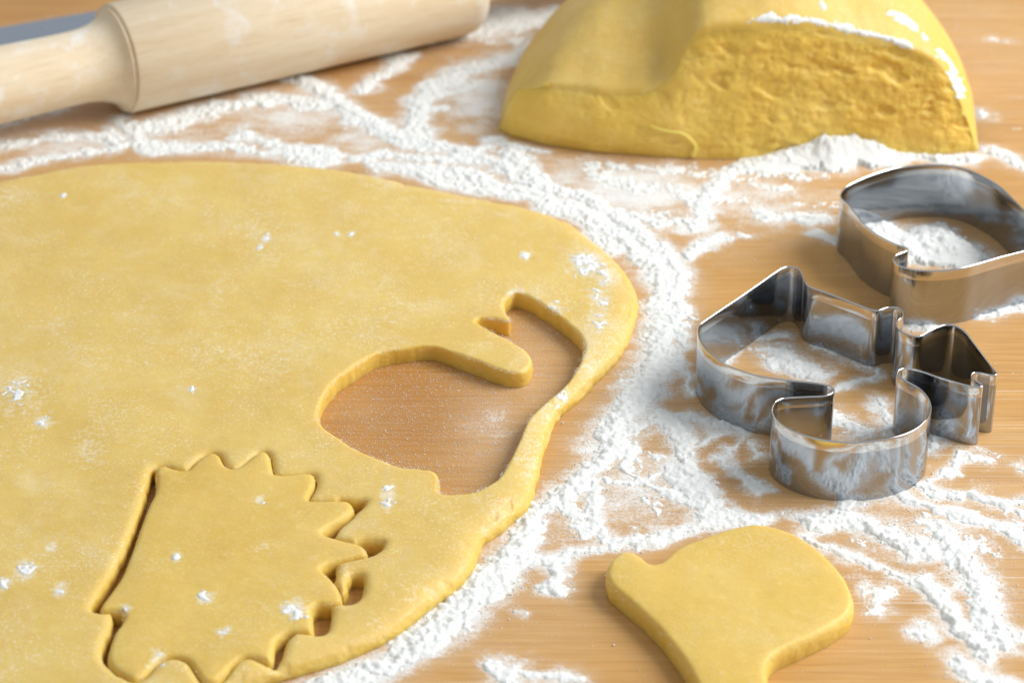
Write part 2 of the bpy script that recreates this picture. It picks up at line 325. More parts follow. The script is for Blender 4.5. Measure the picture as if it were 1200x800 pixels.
SHEET = smooth_closed(world(sheet_px), 5); HOLE = smooth_closed(world(hole_px, T), 5); HOG = smooth_closed(world(hog_px, T), 4)
GAPS = [smooth_closed(world(g, T), 3) for g in gaps_px]; COOKIE = smooth_closed(world(cookie_px, TC), 6)
def band_sdf(X, Y, P, margin=.012):            # exact near the outline, cheap far from it
    out = np.full(X.shape, .02)
    m = (X > P[:, 0].min()-margin) & (X < P[:, 0].max()+margin) & (Y > P[:, 1].min()-margin) & (Y < P[:, 1].max()+margin)
    out[m] = sdf(X[m], Y[m], P); return out
def hog_gap(X, Y):
    d = band_sdf(X, Y, HOG)-.00038
    for g in GAPS: d = np.minimum(d, band_sdf(X, Y, g))
    return d
def sheet_d(X, Y):
    return np.maximum(np.maximum(sdf(X, Y, SHEET), -band_sdf(X, Y, HOLE)), -hog_gap(X, Y))
def sheet_z(x, y):
    do = -sdf(x, y, SHEET); dh = band_sdf(x, y, HOLE); dg = hog_gap(x, y)
    z = T + (fbm(x, y, .05, 2, 11)-.5)*.0009 + (fbm(x, y, .008, 3, 12)-.5)*.00035
    z += .00018*np.sin(y*2*math.pi/.021+3*vn(x, y, .05, 14)+x*18)*vn(x, y, .04, 15)
    z -= drop(do, .0075, .58*T) + drop(dh, .0007, .0006) + drop(dg, .0024, .0014)*1.0
    # finger-pressed nicks and cracks along the free edge
    z -= sstep(.62, .8, vn(x, y, .0035, 31))*sstep(.004, .0005, do)*.0005
    return z
b0, b1 = SHEET.min(0)-.002, SHEET.max(0)+.002
sheet = slab('rolled_dough', M_DOUGH, (b0[0], b1[0], b0[1], b1[1], .00038), sheet_d, sheet_z, ragged=.00045)
tag(rebase(sheet), 'large rolled out sheet of yellow cookie dough with a cut hole in it', 'dough sheet')
def piece(name, P, Th, r, dp, h, label, seed):
    def z(x, y):
        d = -sdf(x, y, P)
        return Th - drop(d, r, dp) - drop(d, r*5, .00045) + (fbm(x, y, .025, 2, seed)-.5)*.0007 + (fbm(x, y, .007, 3, seed+5)-.5)*.0003
    a, b = P.min(0)-.002, P.max(0)+.002
    o = slab(name, M_COOKIE, (a[0], b[0], a[1], b[1], h), lambda X, Y: sdf(X, Y, P), z, bulge=.0003, ragged=.00025)
    return tag(rebase(o), label, 'cookie', 'cookies cut from the dough')
piece('raw_cookie', HOG, T+.0001, .0014, .0009, .00032, 'spiky hedgehog shaped raw cookie still lying in its cut in the dough sheet', 40)
piece('raw_cookie', COOKIE, TC, .0013, .0010, .0004, 'rounded raw cookie with a small nub lying loose on the wooden board', 60)

# ------------------------------------------------------------------ block of dough
KS = .16
base_px = [(575, 146), (583, 151), (600, 160), (640, 170), (700, 179), (800, 186), (870, 187), (950, 185), (1000, 183), (1060, 182), (1100, 181), (1143, 178), (1150, 176)]
bw = world(base_px); xl, xr = at(584, 152)[0], at(1146.5, 178)[0]
yf = lambda x: np.interp(x, bw[:, 0], bw[:, 1])
lip_px = [(590, 125), (596, 110), (606, 101), (645, 100), (682, 104), (730, 109), (764, 106), (782, 95), (794, 72), (804, 52), (822, 35), (843, 31), (900, 28), (930, 27), (966, 33), (1008, 42), (1050, 51), (1074, 62), (1095, 71), (1110, 87), (1117, 104), (1126, 122), (1138, 150)]
lw = []
for p in lip_px:
    y0 = yf(at(p[0], 170)[0])
    for _ in range(4):
        q = at_y(p[0], p[1], y0, KS); y0 = yf(q[0])
    lw.append(q)
lw = np.array(lw)
lx = np.concatenate(([xl], lw[:, 0], [xr])); lz = np.concatenate(([.0], lw[:, 2], [.0]))
NX, NF, NB = 460, 110, 130
th = np.linspace(0, math.pi, NX); ux = (1-np.cos(th))/2; ux = .55*ux+.45*np.linspace(0, 1, NX); xs = xl+(xr-xl)*ux
L = np.interp(xs, lx, lz)
e = np.minimum((xs-xl), (xr-xs)); 
ker = np.exp(-np.linspace(-2.2, 2.2, 21)**2); ker /= ker.sum(); L = np.convolve(np.pad(L, 10, 'edge'), ker, 'valid')
L *= np.clip(1-(1-np.clip(e/.006, 0, 1))**2, 0, 1)**.5
xc = (xl+xr)/2+.002; aX = (xr-xl)/2+.0015; HP = .060; DEP = .112
G = np.zeros((NX, NF+NB, 3))
for i, x in enumerate(xs):
    y0 = yf(x); r = abs((x-xc)/aX); w = max(0, 1-r**2.3)**.5
    dep = max(.002, DEP*w); s = np.linspace(0, 1, NB+1)[1:]; s = s**1.25
    f = np.linspace(0, 1, NF, endpoint=True)
    G[i, :NF, 0] = x; G[i, :NF, 2] = L[i]*f; G[i, :NF, 1] = y0+KS*L[i]*f-.0026*np.sin(math.pi*f**.85)*np.clip(e[i]/.012, 0, 1)*(1-.75*sstep(at(760, 150)[0], at(830, 150)[0], x))
    yy = y0+KS*L[i]+s*dep
    rr = min(1, r); lat = (1-rr**1.55)**.78 if x < xc else (1-rr**2.0)**.60
    d = HP*lat*np.maximum(0, 1-s**2.4)**.5
    k = .0035; lin = L[i]+.62*s*dep
    z = -k*np.log(np.exp(-lin/k)+np.exp(-np.maximum(d, 0)/k)+1e-12)+k*.35*np.exp(-s*dep/.004)
    z = np.maximum(z, 0)*np.clip((1-s)*30, 0, 1)**.5
    z -= .0035*np.exp(-((x-at(772, 60)[0])/.009)**2-((s*dep-.012)/.009)**2)
    G[i, NF:, 0] = x; G[i, NF:, 1] = yy; G[i, NF:, 2] = np.maximum(z, 0)
def blur_axis(A, axis, sig):
    n = int(sig*3); k = np.exp(-.5*(np.arange(-n, n+1)/sig)**2); k /= k.sum()
    pad = [(0, 0)]*A.ndim; pad[axis] = (n, n); B = np.pad(A, pad, 'edge')
    return np.apply_along_axis(lambda v: np.convolve(v, k, 'valid'), axis, B)
H0 = G.copy()
Gs = blur_axis(blur_axis(G, 1, 2.4), 0, 2.4)
wz = np.clip(np.minimum(np.arange(NF+NB), (NF+NB-1)-np.arange(NF+NB))/10, 0, 1)[None, :, None]
wx = np.clip(np.minimum(np.arange(NX), NX-1-np.arange(NX))/10, 0, 1)[:, None, None]
G = G*(1-wz*wx)+Gs*wz*wx
du = np.gradient(G, axis=0); dv = np.gradient(G, axis=1); Nn = np.cross(du, dv); Nn /= np.linalg.norm(Nn, axis=2, keepdims=True)+1e-12
fx = G[:, :, 0]; fz = G[:, :, 2]; fy = G[:, :, 1]
ff = np.zeros((NX, NF+NB)); ff[:, :NF] = sstep(1.0, .90, np.linspace(0, 1, NF))[None, :]
tear = fbm(fx*.85, fz*1.2, .009, 3, 71); pit = fbm(fx, fz*1.2, .0038, 3, 81, .6); fine = fbm(fx, fz, .0013, 2, 91)
strk = fbm(fx*.45, fz*1.6, .0045, 3, 77)
rough = (tear-.5)*.0013+(pit-.5)*.0008+(strk-.5)*.0008+(fine-.5)*.0003 - sstep(.62, .72, fbm(fx, fz*1.1, .0030, 2, 85))*.0003 - sstep(.66, .76, fbm(fx*.7, fz*1.3, .006, 2, 95))*.0009
leftness = sstep(at(830, 150)[0], at(760, 150)[0], fx)
rough *= (1-.55*leftness)
sk = (fbm(fx, fy, .02, 2, 101)-.5)*.0016+(fbm(fx, fy, .004, 2, 105)-.5)*.00025
edge_fade = wx[:, :, 0]*np.clip(np.arange(NF+NB)/5, 0, 1)[None, :]
G += Nn*((rough*ff+sk*(1-ff))*edge_fade)[:, :, None]
G[:, :, 2] = np.maximum(G[:, :, 2], .0001)
def grid_faces(n, m, cond=None, off=0):
    I = np.arange(n*m).reshape(n, m)
    Q = np.stack((I[:-1, :-1], I[1:, :-1], I[1:, 1:], I[:-1, 1:]), -1).reshape(-1, 4)
    return Q if cond is None else Q[cond.ravel()]
skin = link_mesh('dough_block', G[:, NF-6:].reshape(-1, 3), grid_faces(NX, NB+6), M_BLOCK)
cut = link_mesh('cut_face', G[:, :NF-5].reshape(-1, 3), grid_faces(NX, NF-5), M_CRUMB, skin)
tag(skin, 'domed half ball of yellow dough with a torn crumbly cut face', 'dough block')

def strand(px, rad):
    pts = []
    for p in px:
        j = np.argmin((PX[:, :NF]-p[0])**2+(PY[:, :NF]-p[1])**2); i_, k_ = divmod(j, NF); pts.append(G[i_, k_]+Nn[i_, k_]*rad*.35)
    cu = bpy.data.curves.new('torn_strand', 'CURVE'); cu.dimensions = '3D'; cu.bevel_depth = rad; cu.bevel_resolution = 3
    sp = cu.splines.new('BEZIER'); sp.bezier_points.add(len(pts)-1)
    for b_, p, q in zip(sp.bezier_points, pts, np.linspace(.5, 1, len(pts))):
        b_.co = p; b_.handle_left_type = b_.handle_right_type = 'AUTO'; b_.radius = q
    tmp = bpy.data.objects.new('tmp', cu); COL.objects.link(tmp); me = bpy.data.meshes.new_from_object(tmp.evaluated_get(bpy.context.evaluated_depsgraph_get()))
    bpy.data.objects.remove(tmp); me.materials.clear(); me.materials.append(M_CRUMB)
    me.polygons.foreach_set('use_smooth', np.ones(len(me.polygons), bool))
    o = bpy.data.objects.new('torn_strand', me); COL.objects.link(o); o.parent = skin

# flour left along the cut edge and down the right shoulder of the block
def project(Pw):
    q = Pw-C0; z = q@FWD; return 600+FPX*(q@RIGHT)/z, 400-FPX*(q@UP)/z
PX, PY = project(G.reshape(-1, 3)); PX = PX.reshape(NX, -1); PY = PY.reshape(NX, -1)
strand([(762, 148), (780, 153), (797, 156), (809, 163), (814, 172), (811, 182)], .0009)
strand([(632, 66), (640, 72), (646, 79)], .0008)
def pxline(pts, r):
    P = np.array(pts, float); m = 1e9
    D = seg_dist(PX, PY, P, False); return 1-D/r
fm = np.maximum.reduce([pxline([(880, 25), (905, 22), (930, 22)], 7), pxline([(930, 22), (965, 27), (1005, 37), (1045, 46), (1068, 56)], 6),
  pxline([(1042, 16), (1060, 24), (1085, 45)], 6), pxline([(1100, 60), (1112, 75), (1122, 98), (1126, 110)], 8), pxline([(1105, 65), (1124, 95)], 6), pxline([(962, 4), (966, 10)], 4)])
front_ok = np.ones_like(fm); front_ok[:, NF+60:] = 0; fm = np.where(front_ok > 0, fm, -1)
fh = np.minimum(fm, .75)+(fbm(fx*1.0, fy+fz, .0035, 4, 120, .75)-.5)*2.0-.30
pm = fh > .12
cc = pm[:-1, :-1] | pm[1:, :-1] | pm[:-1, 1:] | pm[1:, 1:]
FP = G+Nn*(np.clip(fh*.0006, -.0002, .0004)-.00005+(fbm(fx, fy+fz, .0012, 2, 121)-.5)*.0004)[:, :, None]
fo = link_mesh('flour_streak', FP.reshape(-1, 3), grid_faces(NX, NF+NB, cc), M_FLOUR)
bm = bmesh.new(); bm.from_mesh(fo.data); bmesh.ops.delete(bm, geom=[v for v in bm.verts if not v.link_faces], context='VERTS'); bm.to_mesh(fo.data); bm.free()
tag(fo, 'white flour streak along the cut edge of the dough block', 'flour', kind='stuff')

# ------------------------------------------------------------------ rolling pin
RB, RH = .0172, .0112
A = at(137, 69, RB); Bp = at(533, -19, RB); ax = Bp-A; LEN = np.linalg.norm(ax)+.0055; yaw = math.atan2(ax[1], ax[0])
pin = bpy.data.objects.new('rolling_pin', None); COL.objects.link(pin); pin.location = (A[0], A[1], 0); pin.rotation_euler = (0, 0, yaw); pin.empty_display_size = .02
tag(pin, 'pale wooden rolling pin dusted with flour at the back of the board', 'rolling pin')
M_PIN = pin_mat(yaw)
def lathe(name, prof, mat, parent, seg=96):
    V = []; F = []; n = len(prof)
    for (u, r) in prof:
        for k in range(seg):
            a = 2*math.pi*k/seg; V.append((u, r*math.cos(a), RB+r*math.sin(a)))
    for i in range(n-1):
        for k in range(seg): F.append((i*seg+k, (i+1)*seg+k, (i+1)*seg+(k+1) % seg, i*seg+(k+1) % seg))
    F.append(tuple(range(seg))[::1]); F.append(tuple((n-1)*seg+k for k in range(seg))[::-1])
    o = link_mesh(name, V, F, mat, parent); return o
lathe('barrel', [(0, .004), (0, RB-.0007), (.0002, RB-.0003), (.0006, RB), (LEN-.006, RB), (LEN-.003, RB-.0006), (LEN-.001, RB-.002), (LEN, RB-.0045), (LEN, .004)], M_PIN, pin)
hp = [(-.0004, .004), (-.0004, RB-.0010), (-.0010, RB-.0008)]
for k in range(1, 29):
    t = k/28; hp.append((-.0011-.013*t*t, RH+(RB-.0008-RH)*(1-math.sqrt(1-(1-t*t)**2))))
hp += [(-.022, RH), (-.05, RH+.0006), (-.075, RH+.001), (-.095, RH), (-.104, RH-.0025), (-.108, RH-.006), (-.109, .002)]
lathe('handle', hp, M_PIN, pin)
lathe('handle', [(LEN-.0002, .004), (LEN, .0080), (LEN+.03, .0082), (LEN+.06, .0105), (LEN+.09, .010), (LEN+.1, .006), (LEN+.102, .002)], M_PIN, pin)

# grey metal blade behind the handle
P = world([(-90, 49), (0, 32), (60, 21.5), (116, 12), (150, 20), (118, 42), (0, 68), (-90, 88)], .0022)
bm = bmesh.new(); vs = [bm.verts.new((p[0], p[1], .0008)) for p in P]; f = bm.faces.new(vs)
ex = bmesh.ops.extrude_face_region(bm, geom=[f]); [setattr(v.co, 'z', .0022) for v in ex['geom'] if isinstance(v, bmesh.types.BMVert)]
bmesh.ops.recalc_face_normals(bm, faces=bm.faces); bmesh.ops.bevel(bm, geom=[e for e in bm.edges], offset=.0004, segments=2, affect='EDGES')
me = bpy.data.meshes.new('metal_blade'); bm.to_mesh(me); bm.free(); me.materials.append(M_BLADE)
bl = bpy.data.objects.new('metal_blade', me); COL.objects.link(bl)
tag(rebase(bl), 'blue grey metal blade smeared with flour behind the rolling pin handle', 'blade')

# ------------------------------------------------------------------ cookie cutters
def strip(P, offs_z):
    """closed strip: offs_z = list of (offset, z) around the section"""
    n = len(P); t = np.roll(P, -1, 0)-np.roll(P, 1, 0); nr = np.stack((t[:, 1], -t[:, 0]), 1); nr /= np.linalg.norm(nr, axis=1, keepdims=True)
    V = np.concatenate([np.column_stack((P+nr*o, np.full(n, z))) for o, z in offs_z]); F = []
    m = len(offs_z)
    for a in range(m):
        b = (a+1) % m; i = np.arange(n); j = (i+1) % n
        F.append(np.stack((a*n+i, b*n+i, b*n+j, a*n+j), 1))
    return V, np.concatenate(F)
def cutter(P, label):
    c = P.mean(0); P = P-c
    d = np.linalg.norm(np.roll(P, -1, 0)-P, axis=1); cum = np.concatenate(([0], np.cumsum(d))); N = int(cum[-1]/.0006)
    Q = np.stack([np.interp(np.linspace(0, cum[-1], N, endpoint=False), cum, np.append(P[:, k], P[0, k])) for k in (0, 1)], 1)
    k = np.array((1, 2, 3, 2, 1))/9; Q = np.stack([np.convolve(np.pad(Q[:, a], 2, 'wrap'), k, 'valid') for a in (0, 1)], 1)
    t = bpy.data.objects.new('cookie_cutter', None); COL.objects.link(t); t.location = (c[0], c[1], 0); t.empty_display_size = .01
    tag(t, label, 'cookie cutter', 'steel cookie cutters')
    V, F = strip(Q, [(.00018, .0001), (.00018, .004), (.00018, .008), (.00018, .012), (.00018, HC-.0006), (-.00018, HC-.0006), (-.00018, .012), (-.00018, .008), (-.00018, .004), (-.00018, .0001)])
    o = link_mesh('band', V, F, M_STEEL, t)
    s = .00022; z0 = HC-.0030
    V, F = strip(Q, [(.00019, z0-.0001), (s, z0+.0002), (s*1.02, z0+.0013), (s, HC-.0005), (s*.75, HC-.00012), (0, HC), (-s*.75, HC-.00012), (-s, HC-.0005), (-s, z0+.0002), (-.00019, z0-.0001)])
    o2 = link_mesh('rim', V, F, M_RIM, t)
    for o_ in (o, o2):
        bm = bmesh.new(); bm.from_mesh(o_.data); bmesh.ops.recalc_face_normals(bm, faces=bm.faces)
        for e_ in bm.edges:
            if len(e_.link_faces) == 2 and e_.calc_face_angle(0) > R(50): e_.smooth = False
        bm.to_mesh(o_.data); bm.free()
    return t
cutter(smooth_closed(world(cutter_px, HC), 6), 'shiny steel cookie cutter with jagged outline standing in front, its tip pointing right')
cutter(smooth_closed(world(cutter2_px, HC), 6), 'rounded steel cookie cutter holding a heap of flour, at the right edge behind the other')

# ------------------------------------------------------------------ flour on the board: strokes in picture pixels, half-width in mm
ST = [  # (points, width mm, strength, height mm)
 ([(540, 203), (575, 212), (600, 222), (640, 234), (690, 256), (732, 280), (762, 308), (779, 338), (784, 370)], 4.4, 1.15, 1.7),
 ([(470, 201), (520, 211), (570, 223), (620, 234), (665, 250), (700, 274), (726, 297)], 3.0, 1.1, 1.2),
 ([(610, 205), (650, 222), (700, 238), (740, 262), (770, 290), (790, 315), (792, 360), (788, 390)], 3.8, 1.1, 1.7),
 ([(776, 385), (770, 410), (763, 435), (745, 467), (724, 500), (708, 525)], 5.0, 1.2, 2.0),
 ([(706, 530), (690, 548), (672, 562), (648, 585), (628, 604), (608, 630), (588, 655), (565, 682)], 3.9, 1.2, 2.0),
 ([(598, 652), (575, 676), (550, 702), (520, 730), (485, 755), (450, 776), (410, 795), (360, 815)], 5.2, 1.2, 2.0),
 ([(470, 757), (430, 785), (400, 800)], 5, 1, 1.3), ([(600, 655), (590, 690), (575, 700)], 4, 1, 1.3),
 ([(600, 178), (618, 200), (650, 220)], 4.0, 1.1, 1.6),
 ([(812, 268), (820, 245), (835, 222), (852, 205), (880, 195), (905, 191), (935, 186)], 3.4, 1.15, 1.8),
 ([(700, 244), (740, 250), (775, 258), (808, 262)], 4.5, .95, 1.2), ([(690, 200), (740, 215), (790, 230), (815, 240)], 6, .75, .8), ([(720, 192), (800, 198), (850, 200)], 4, .75, .7),
 ([(940, 184), (965, 177), (985, 175), (1010, 178), (1040, 184), (1085, 186), (1140, 188)], 3.2, 1.2, 2.4), ([(945, 184), (975, 181), (1010, 183)], 5.0, 1.3, 2.0),
 ([(150, 152), (180, 143), (225, 132), (262, 124), (300, 118), (340, 118), (372, 124)], 4.2, 1.1, 1.6), ([(160, 150), (185, 150), (215, 143), (240, 134)], 5, .9, .9),
 ([(340, 90), (375, 108), (400, 122), (425, 138), (455, 155), (485, 166), (520, 176), (560, 186), (600, 196)], 4.2, 1.15, 1.8), ([(400, 128), (430, 150), (470, 168)], 4, 1, 1.2),
 ([(482, 168), (488, 145), (500, 118), (520, 96), (550, 78), (590, 68), (630, 60)], 5, 1.1, 1.5), ([(520, 110), (545, 104), (560, 96)], 3, .8, .8), ([(505, 130), (525, 128)], 3, .8, .8),
 ([(424, 106), (445, 85), (472, 66)], 3, 1, 1), ([(440, 95), (470, 78)], 2.5, .7, .6),
 ([(555, 34), (585, 26), (620, 24), (655, 22), (690, 18)], 9, 1.1, 1.3), ([(560, 45), (600, 48), (640, 50)], 5, .75, .6), ([(500, 52), (535, 46)], 3, .8, .6),
 ([(285, 158), (310, 164), (335, 172), (362, 176), (392, 184)], 4, .95, 1.1), ([(270, 172), (310, 178), (350, 182), (385, 190)], 4, .9, 1),
 ([(-40, 180), (0, 172), (50, 163), (85, 157), (112, 157), (125, 166), (135, 172)], 3.4, 1.05, 1.2), ([(-40, 204), (0, 196), (37, 189), (70, 182), (100, 176), (125, 172)], 3.2, 1.05, 1.1),
 ([(140, 137), (148, 150)], 2.5, 1, 1), ([(158, 150), (162, 166), (187, 172), (225, 173), (255, 171)], 4.5, 1.05, 1.2), ([(128, 150), (130, 176)], 3.5, 1, 1),
 ([(-20, 155), (0, 150), (37, 138), (75, 129)], 2.2, .75, .5), ([(-30, 45), (30, 35), (90, 25)], 3, .5, .3),
 ([(415, 188), (450, 183), (500, 185), (545, 190)], 2.6, 1, 1.1), ([(450, 196), (500, 200), (545, 206), (580, 214)], 4, 1.1, 1.3),
 ([(565, 165), (580, 160)], 2.5, 1, 1.2), ([(588, 168), (610, 171), (640, 175)], 2.2, 1.1, 1.6), ([(555, 178), (575, 172)], 3, 1, 1.2),
 ([(885, 216), (915, 224)], 3, .9, .8), ([(890, 250), (930, 252), (958, 258)], 3.2, 1, 1.0), ([(955, 270), (980, 280)], 2.6, .9, .8), ([(840, 214), (900, 208), (960, 205)], 3, .65, .5),
 ([(850, 238), (910, 236), (970, 240)], 4, .6, .4), ([(808, 298), (822, 284), (838, 276)], 2.4, 1.1, 1.2), ([(840, 270), (870, 274)], 2, .75, .6), ([(930, 195), (990, 197)], 3, .8, .6),
 ([(797, 380), (801, 410)], 1.4, 1, .9), ([(795, 418), (800, 440), (807, 458)], 1.2, .95, .6),
 ([(915, 412), (930, 425), (958, 440)], 4, 1.1, 1.4), ([(900, 416), (906, 430)], 2.2, 1, .9), ([(848, 422), (866, 406), (885, 396), (920, 391)], 1.8, 1, .8), ([(955, 404), (985, 422), (1028, 434)], 2, .8, .6),
 ([(980, 462), (1007, 453), (1034, 441)], 1.2, .95, .6), ([(1027, 468), (1034, 488), (1036, 510)], 1.4, 1, .8), ([(972, 492), (990, 500), (1005, 510)], 5, 1, 1),
 ([(1018, 268), (1040, 276), (1060, 290), (1070, 302)], 4.5, 1.2, 2.0), ([(1085, 272), (1100, 284), (1120, 296), (1135, 300)], 5, 1.2, 2.0), ([(1040, 268), (1080, 290), (1110, 305)], 5, 1, 1.8), ([(1140, 288), (1158, 295)], 2.5, .8, .9),
 ([(1062, 377), (1095, 380), (1130, 373)], 1.8, 1, .9), ([(1148, 368), (1175, 362), (1215, 356)], 2.6, 1.15, 1.7),
 ([(772, 484), (792, 490), (812, 486), (836, 496), (862, 502)], 2.6, 1.1, 1.1), ([(785, 495), (798, 512), (804, 532), (814, 553), (828, 575), (842, 593), (858, 604), (886, 607)], 3.2, 1.15, 1.5), ([(800, 545), (812, 575), (830, 598)], 4.2, 1.1, 1.4),
 ([(888, 607), (850, 610), (815, 615), (780, 623), (750, 632)], 3.2, 1.15, 1.3), ([(735, 550), (762, 572), (800, 585)], 2.0, 1, .8), ([(690, 556), (712, 572), (752, 568), (780, 550)], 1.8, .95, .7), ([(736, 520), (742, 545)], 3, .9, .8), ([(740, 505), (765, 490)], 4, .95, .9),
 ([(690, 560), (698, 590), (700, 612), (722, 632)], 2.0, 1, .8), ([(650, 585), (672, 600), (690, 620)], 2.6, .85, .6), ([(752, 585), (770, 600)], 2, .7, .5), ([(765, 530), (780, 535)], 1.5, .7, .5),
 ([(605, 655), (632, 656), (652, 660), (655, 674), (645, 690)], 2.4, 1.1, 1.2), ([(655, 655), (675, 645), (700, 640), (726, 632), (752, 628)], 2.0, 1.05, 1.0),
 ([(580, 772), (588, 790), (592, 800)], 2.4, 1.05, 1.0), ([(603, 782), (635, 791), (674, 797)], 1.8, .95, .6), ([(605, 720), (618, 726)], 1.2, .8, .5),
 ([(955, 614), (985, 605), (1020, 616), (1060, 632), (1082, 648)], 4.2, 1.15, 1.9), ([(985, 600), (1010, 590), (1045, 584)], 3, .9, .8),
 ([(1055, 577), (1072, 589), (1100, 594), (1132, 604), (1152, 612)], 2.2, 1.1, 1.3), ([(1083, 567), (1106, 577), (1140, 579), (1178, 587), (1205, 583)], 2.2, 1.1, 1.2),
 ([(1092, 560), (1118, 549), (1128, 533), (1154, 540)], 1.4, .95, .7), ([(1088, 526), (1097, 514)], 2.6, 1.15, 1.8),
 ([(1100, 615), (1116, 650), (1140, 672), (1156, 698), (1164, 720), (1172, 750)], 3.8, 1.1, 1.8), ([(1088, 684), (1106, 704), (1124, 728), (1148, 752), (1162, 768)], 2.8, 1.15, 1.9),
 ([(946, 632), (978, 650), (1020, 664), (1076, 680)], 1.5, 1.05, .9), ([(1120, 766), (1140, 784), (1176, 800)], 2.8, 1.1, 1.5), ([(1172, 620), (1205, 638)], 2.8, 1, 1.2), ([(1184, 742), (1210, 742)], 2.2, 1, 1.2),
 ([(1030, 710), (1042, 694)], 2.6, .85, .7), ([(1072, 740), (1084, 742)], 2.0, 1, 1), ([(1008, 678), (1022, 690)], 2, .8, .6), ([(1180, 590), (1195, 605)], 3, .85, .8), ([(1070, 610), (1120, 630), (1150, 650)], 4.5, .8, .8), ([(1010, 640), (1060, 655)], 3.5, .6, .4),
 ([(846, 524), (856, 547), (876, 568), (890, 579)], 1.2, 1, .7), ([(874, 509), (852, 527)], 1, .9, .5), ([(816, 519), (843, 506)], 1.0, .95, .5), ([(884, 520), (892, 536)], 2, .9, .8), ([(920, 603), (942, 608)], 1.8, .7, .4),
 ([(1150, 530), (1170, 536)], 1.2, .7, .4), ([(1192, 545), (1206, 549)], 1.6, 1, .9), ([(1158, 177), (1182, 186), (1204, 198)], 2.6, 1.1, 1.8), ([(1148, 128), (1156, 136)], 2, .8, .5), ([(1160, 46), (1180, 48)], 2, .6, .4),
 ([(1056, 150), (1140, 150)], .1, 0, 0)]
STW = [(world(p), w*.001, k, h*.001) for p, w, k, h in ST if k > 0]
# soft films of flour: (px, py, rx mm, ry mm, strength)
FILM = [(745, 222, 32, 24, .95), (690, 205, 26, 18, .7), (640, 185, 14, 12, .5), (560, 110, 15, 42, .85), (620, 40, 25, 34, .6), (500, 60, 12, 20, .3), (890, 235, 26, 26, .72), (740, 570, 20, 26, .76), (670, 600, 14, 18, .62), (690, 520, 10, 18, .3), (1080, 630, 26, 26, .66), (1110, 580, 22, 12, .6), (1140, 690, 12, 30, .5),
 (690, 470, 9, 16, .30), (575, 500, 11, 24, .42), (610, 440, 12, 20, .3), (450, 480, 16, 14, .08), (640, 395, 8, 10, .3), (730, 305, 7, 14, .6), (330, 140, 34, 22, .72), (100, 165, 44, 14, .75), (200, 155, 26, 14, .7), (430, 165, 22, 16, .7), (510, 195, 18, 10, .7), (430, 110, 16, 25, .35), (860, 300, 10, 10, .22), (1080, 290, 22, 18, .5), (990, 400, 22, 18, .3), (600, 720, 25, 20, .2), (960, 600, 30, 14, .3), (1160, 560, 20, 25, .25), (1150, 60, 30, 70, .22), (1000, 720, 30, 20, .15)]
def flour_field(X, Y):
    wx_ = (fbm(X, Y, .011, 3, 201)-.5)*.0062+(fbm(X, Y, .0026, 2, 221)-.5)*.0026
    wy_ = (fbm(X, Y, .011, 3, 211)-.5)*.0075+(fbm(X, Y, .0026, 2, 231)-.5)*.0026
    x = X+wx_; y = Y+wy_
    f = np.zeros(X.shape); h = np.zeros(X.shape); dust = np.zeros(X.shape)
    for P, w, k, hh in STW:
        m = 3*w+.004
        b = (x > P[:, 0].min()-m) & (x < P[:, 0].max()+m) & (y > P[:, 1].min()-m) & (y < P[:, 1].max()+m)
        if not b.any(): continue
        d = seg_dist(x[b], y[b], P, False)
        g = k*np.exp(-(d/w)**2*.8); f[b] = np.maximum(f[b], g); h[b] = np.maximum(h[b], hh*np.exp(-(d/w)**2*.9))
        dust[b] = np.maximum(dust[b], .84*k*np.exp(-(d/(1.5*w+.0016))**2))
    for px, py, rx, ry, k in FILM:
        c = at(px, py); q = ((x-c[0])/(rx*.001))**2+((y-c[1])/(ry*.001))**2
        dust = np.maximum(dust, k*np.exp(-q*1.1))
    return f, h, np.clip(dust, 0, 1)
hh = .00036
gx0, gx1 = at(-60, 60)[0], at(1260, 60)[0]
xs_ = np.arange(gx0, gx1, hh); ys_ = np.arange(at(600, 830)[1], at(600, -10)[1], hh*1.25)
X, Y = np.meshgrid(xs_, ys_, indexing='ij')
f, h, dust = flour_field(X, Y)
n1 = fbm(X, Y, .0070, 4, 301, .6); n2 = fbm(X, Y, .0014, 3, 311, .6); n3 = vn(X, Y, .0007, 321); n4 = fbm(X, Y, .0038, 3, 331)
cover = f*1.0+(n1-.5)*1.15+(n2-.5)*.75+(n3-.5)*.30-.10
lvl = np.clip((cover-.5)/.7, 0, 1); body = np.clip(h/.0012, .25, 1.5)
Z = h*.27*lvl + .00006 + lvl**.6*(.00045*np.clip(n2-.3, 0, 1)*body+.00020*n3+.0008*np.clip(n4-.42, 0, 1)*body)
for px, py, a_, b_, hp_ in ((975, 181, 9, 8, 5.6), (940, 186, 8, 6, 2.6), (1015, 184, 10, 6, 3.0), (905, 193, 9, 5, 1.6), (1028, 283, 6, 9, 2.8), (1052, 296, 6, 7, 2.0), (1098, 290, 8, 9, 3.0), (1122, 300, 6, 6, 1.8)):
    c_ = at(px, py); wq = (fbm(X, Y, .007, 2, 361)-.5)*.004
    e2 = np.exp(-((X-c_[0]+wq)/(a_*.001))**2-((Y-c_[1]+wq)/(b_*.001))**2)
    Z += hp_*.001*e2*(.9+.35*(n4-.5)); cover = np.maximum(cover, np.where(e2 > .22+.3*(n4-.5)+.2*(n2-.5), .56, 0))
pos = cover > .5
Z = np.where(pos, Z, -.0004)
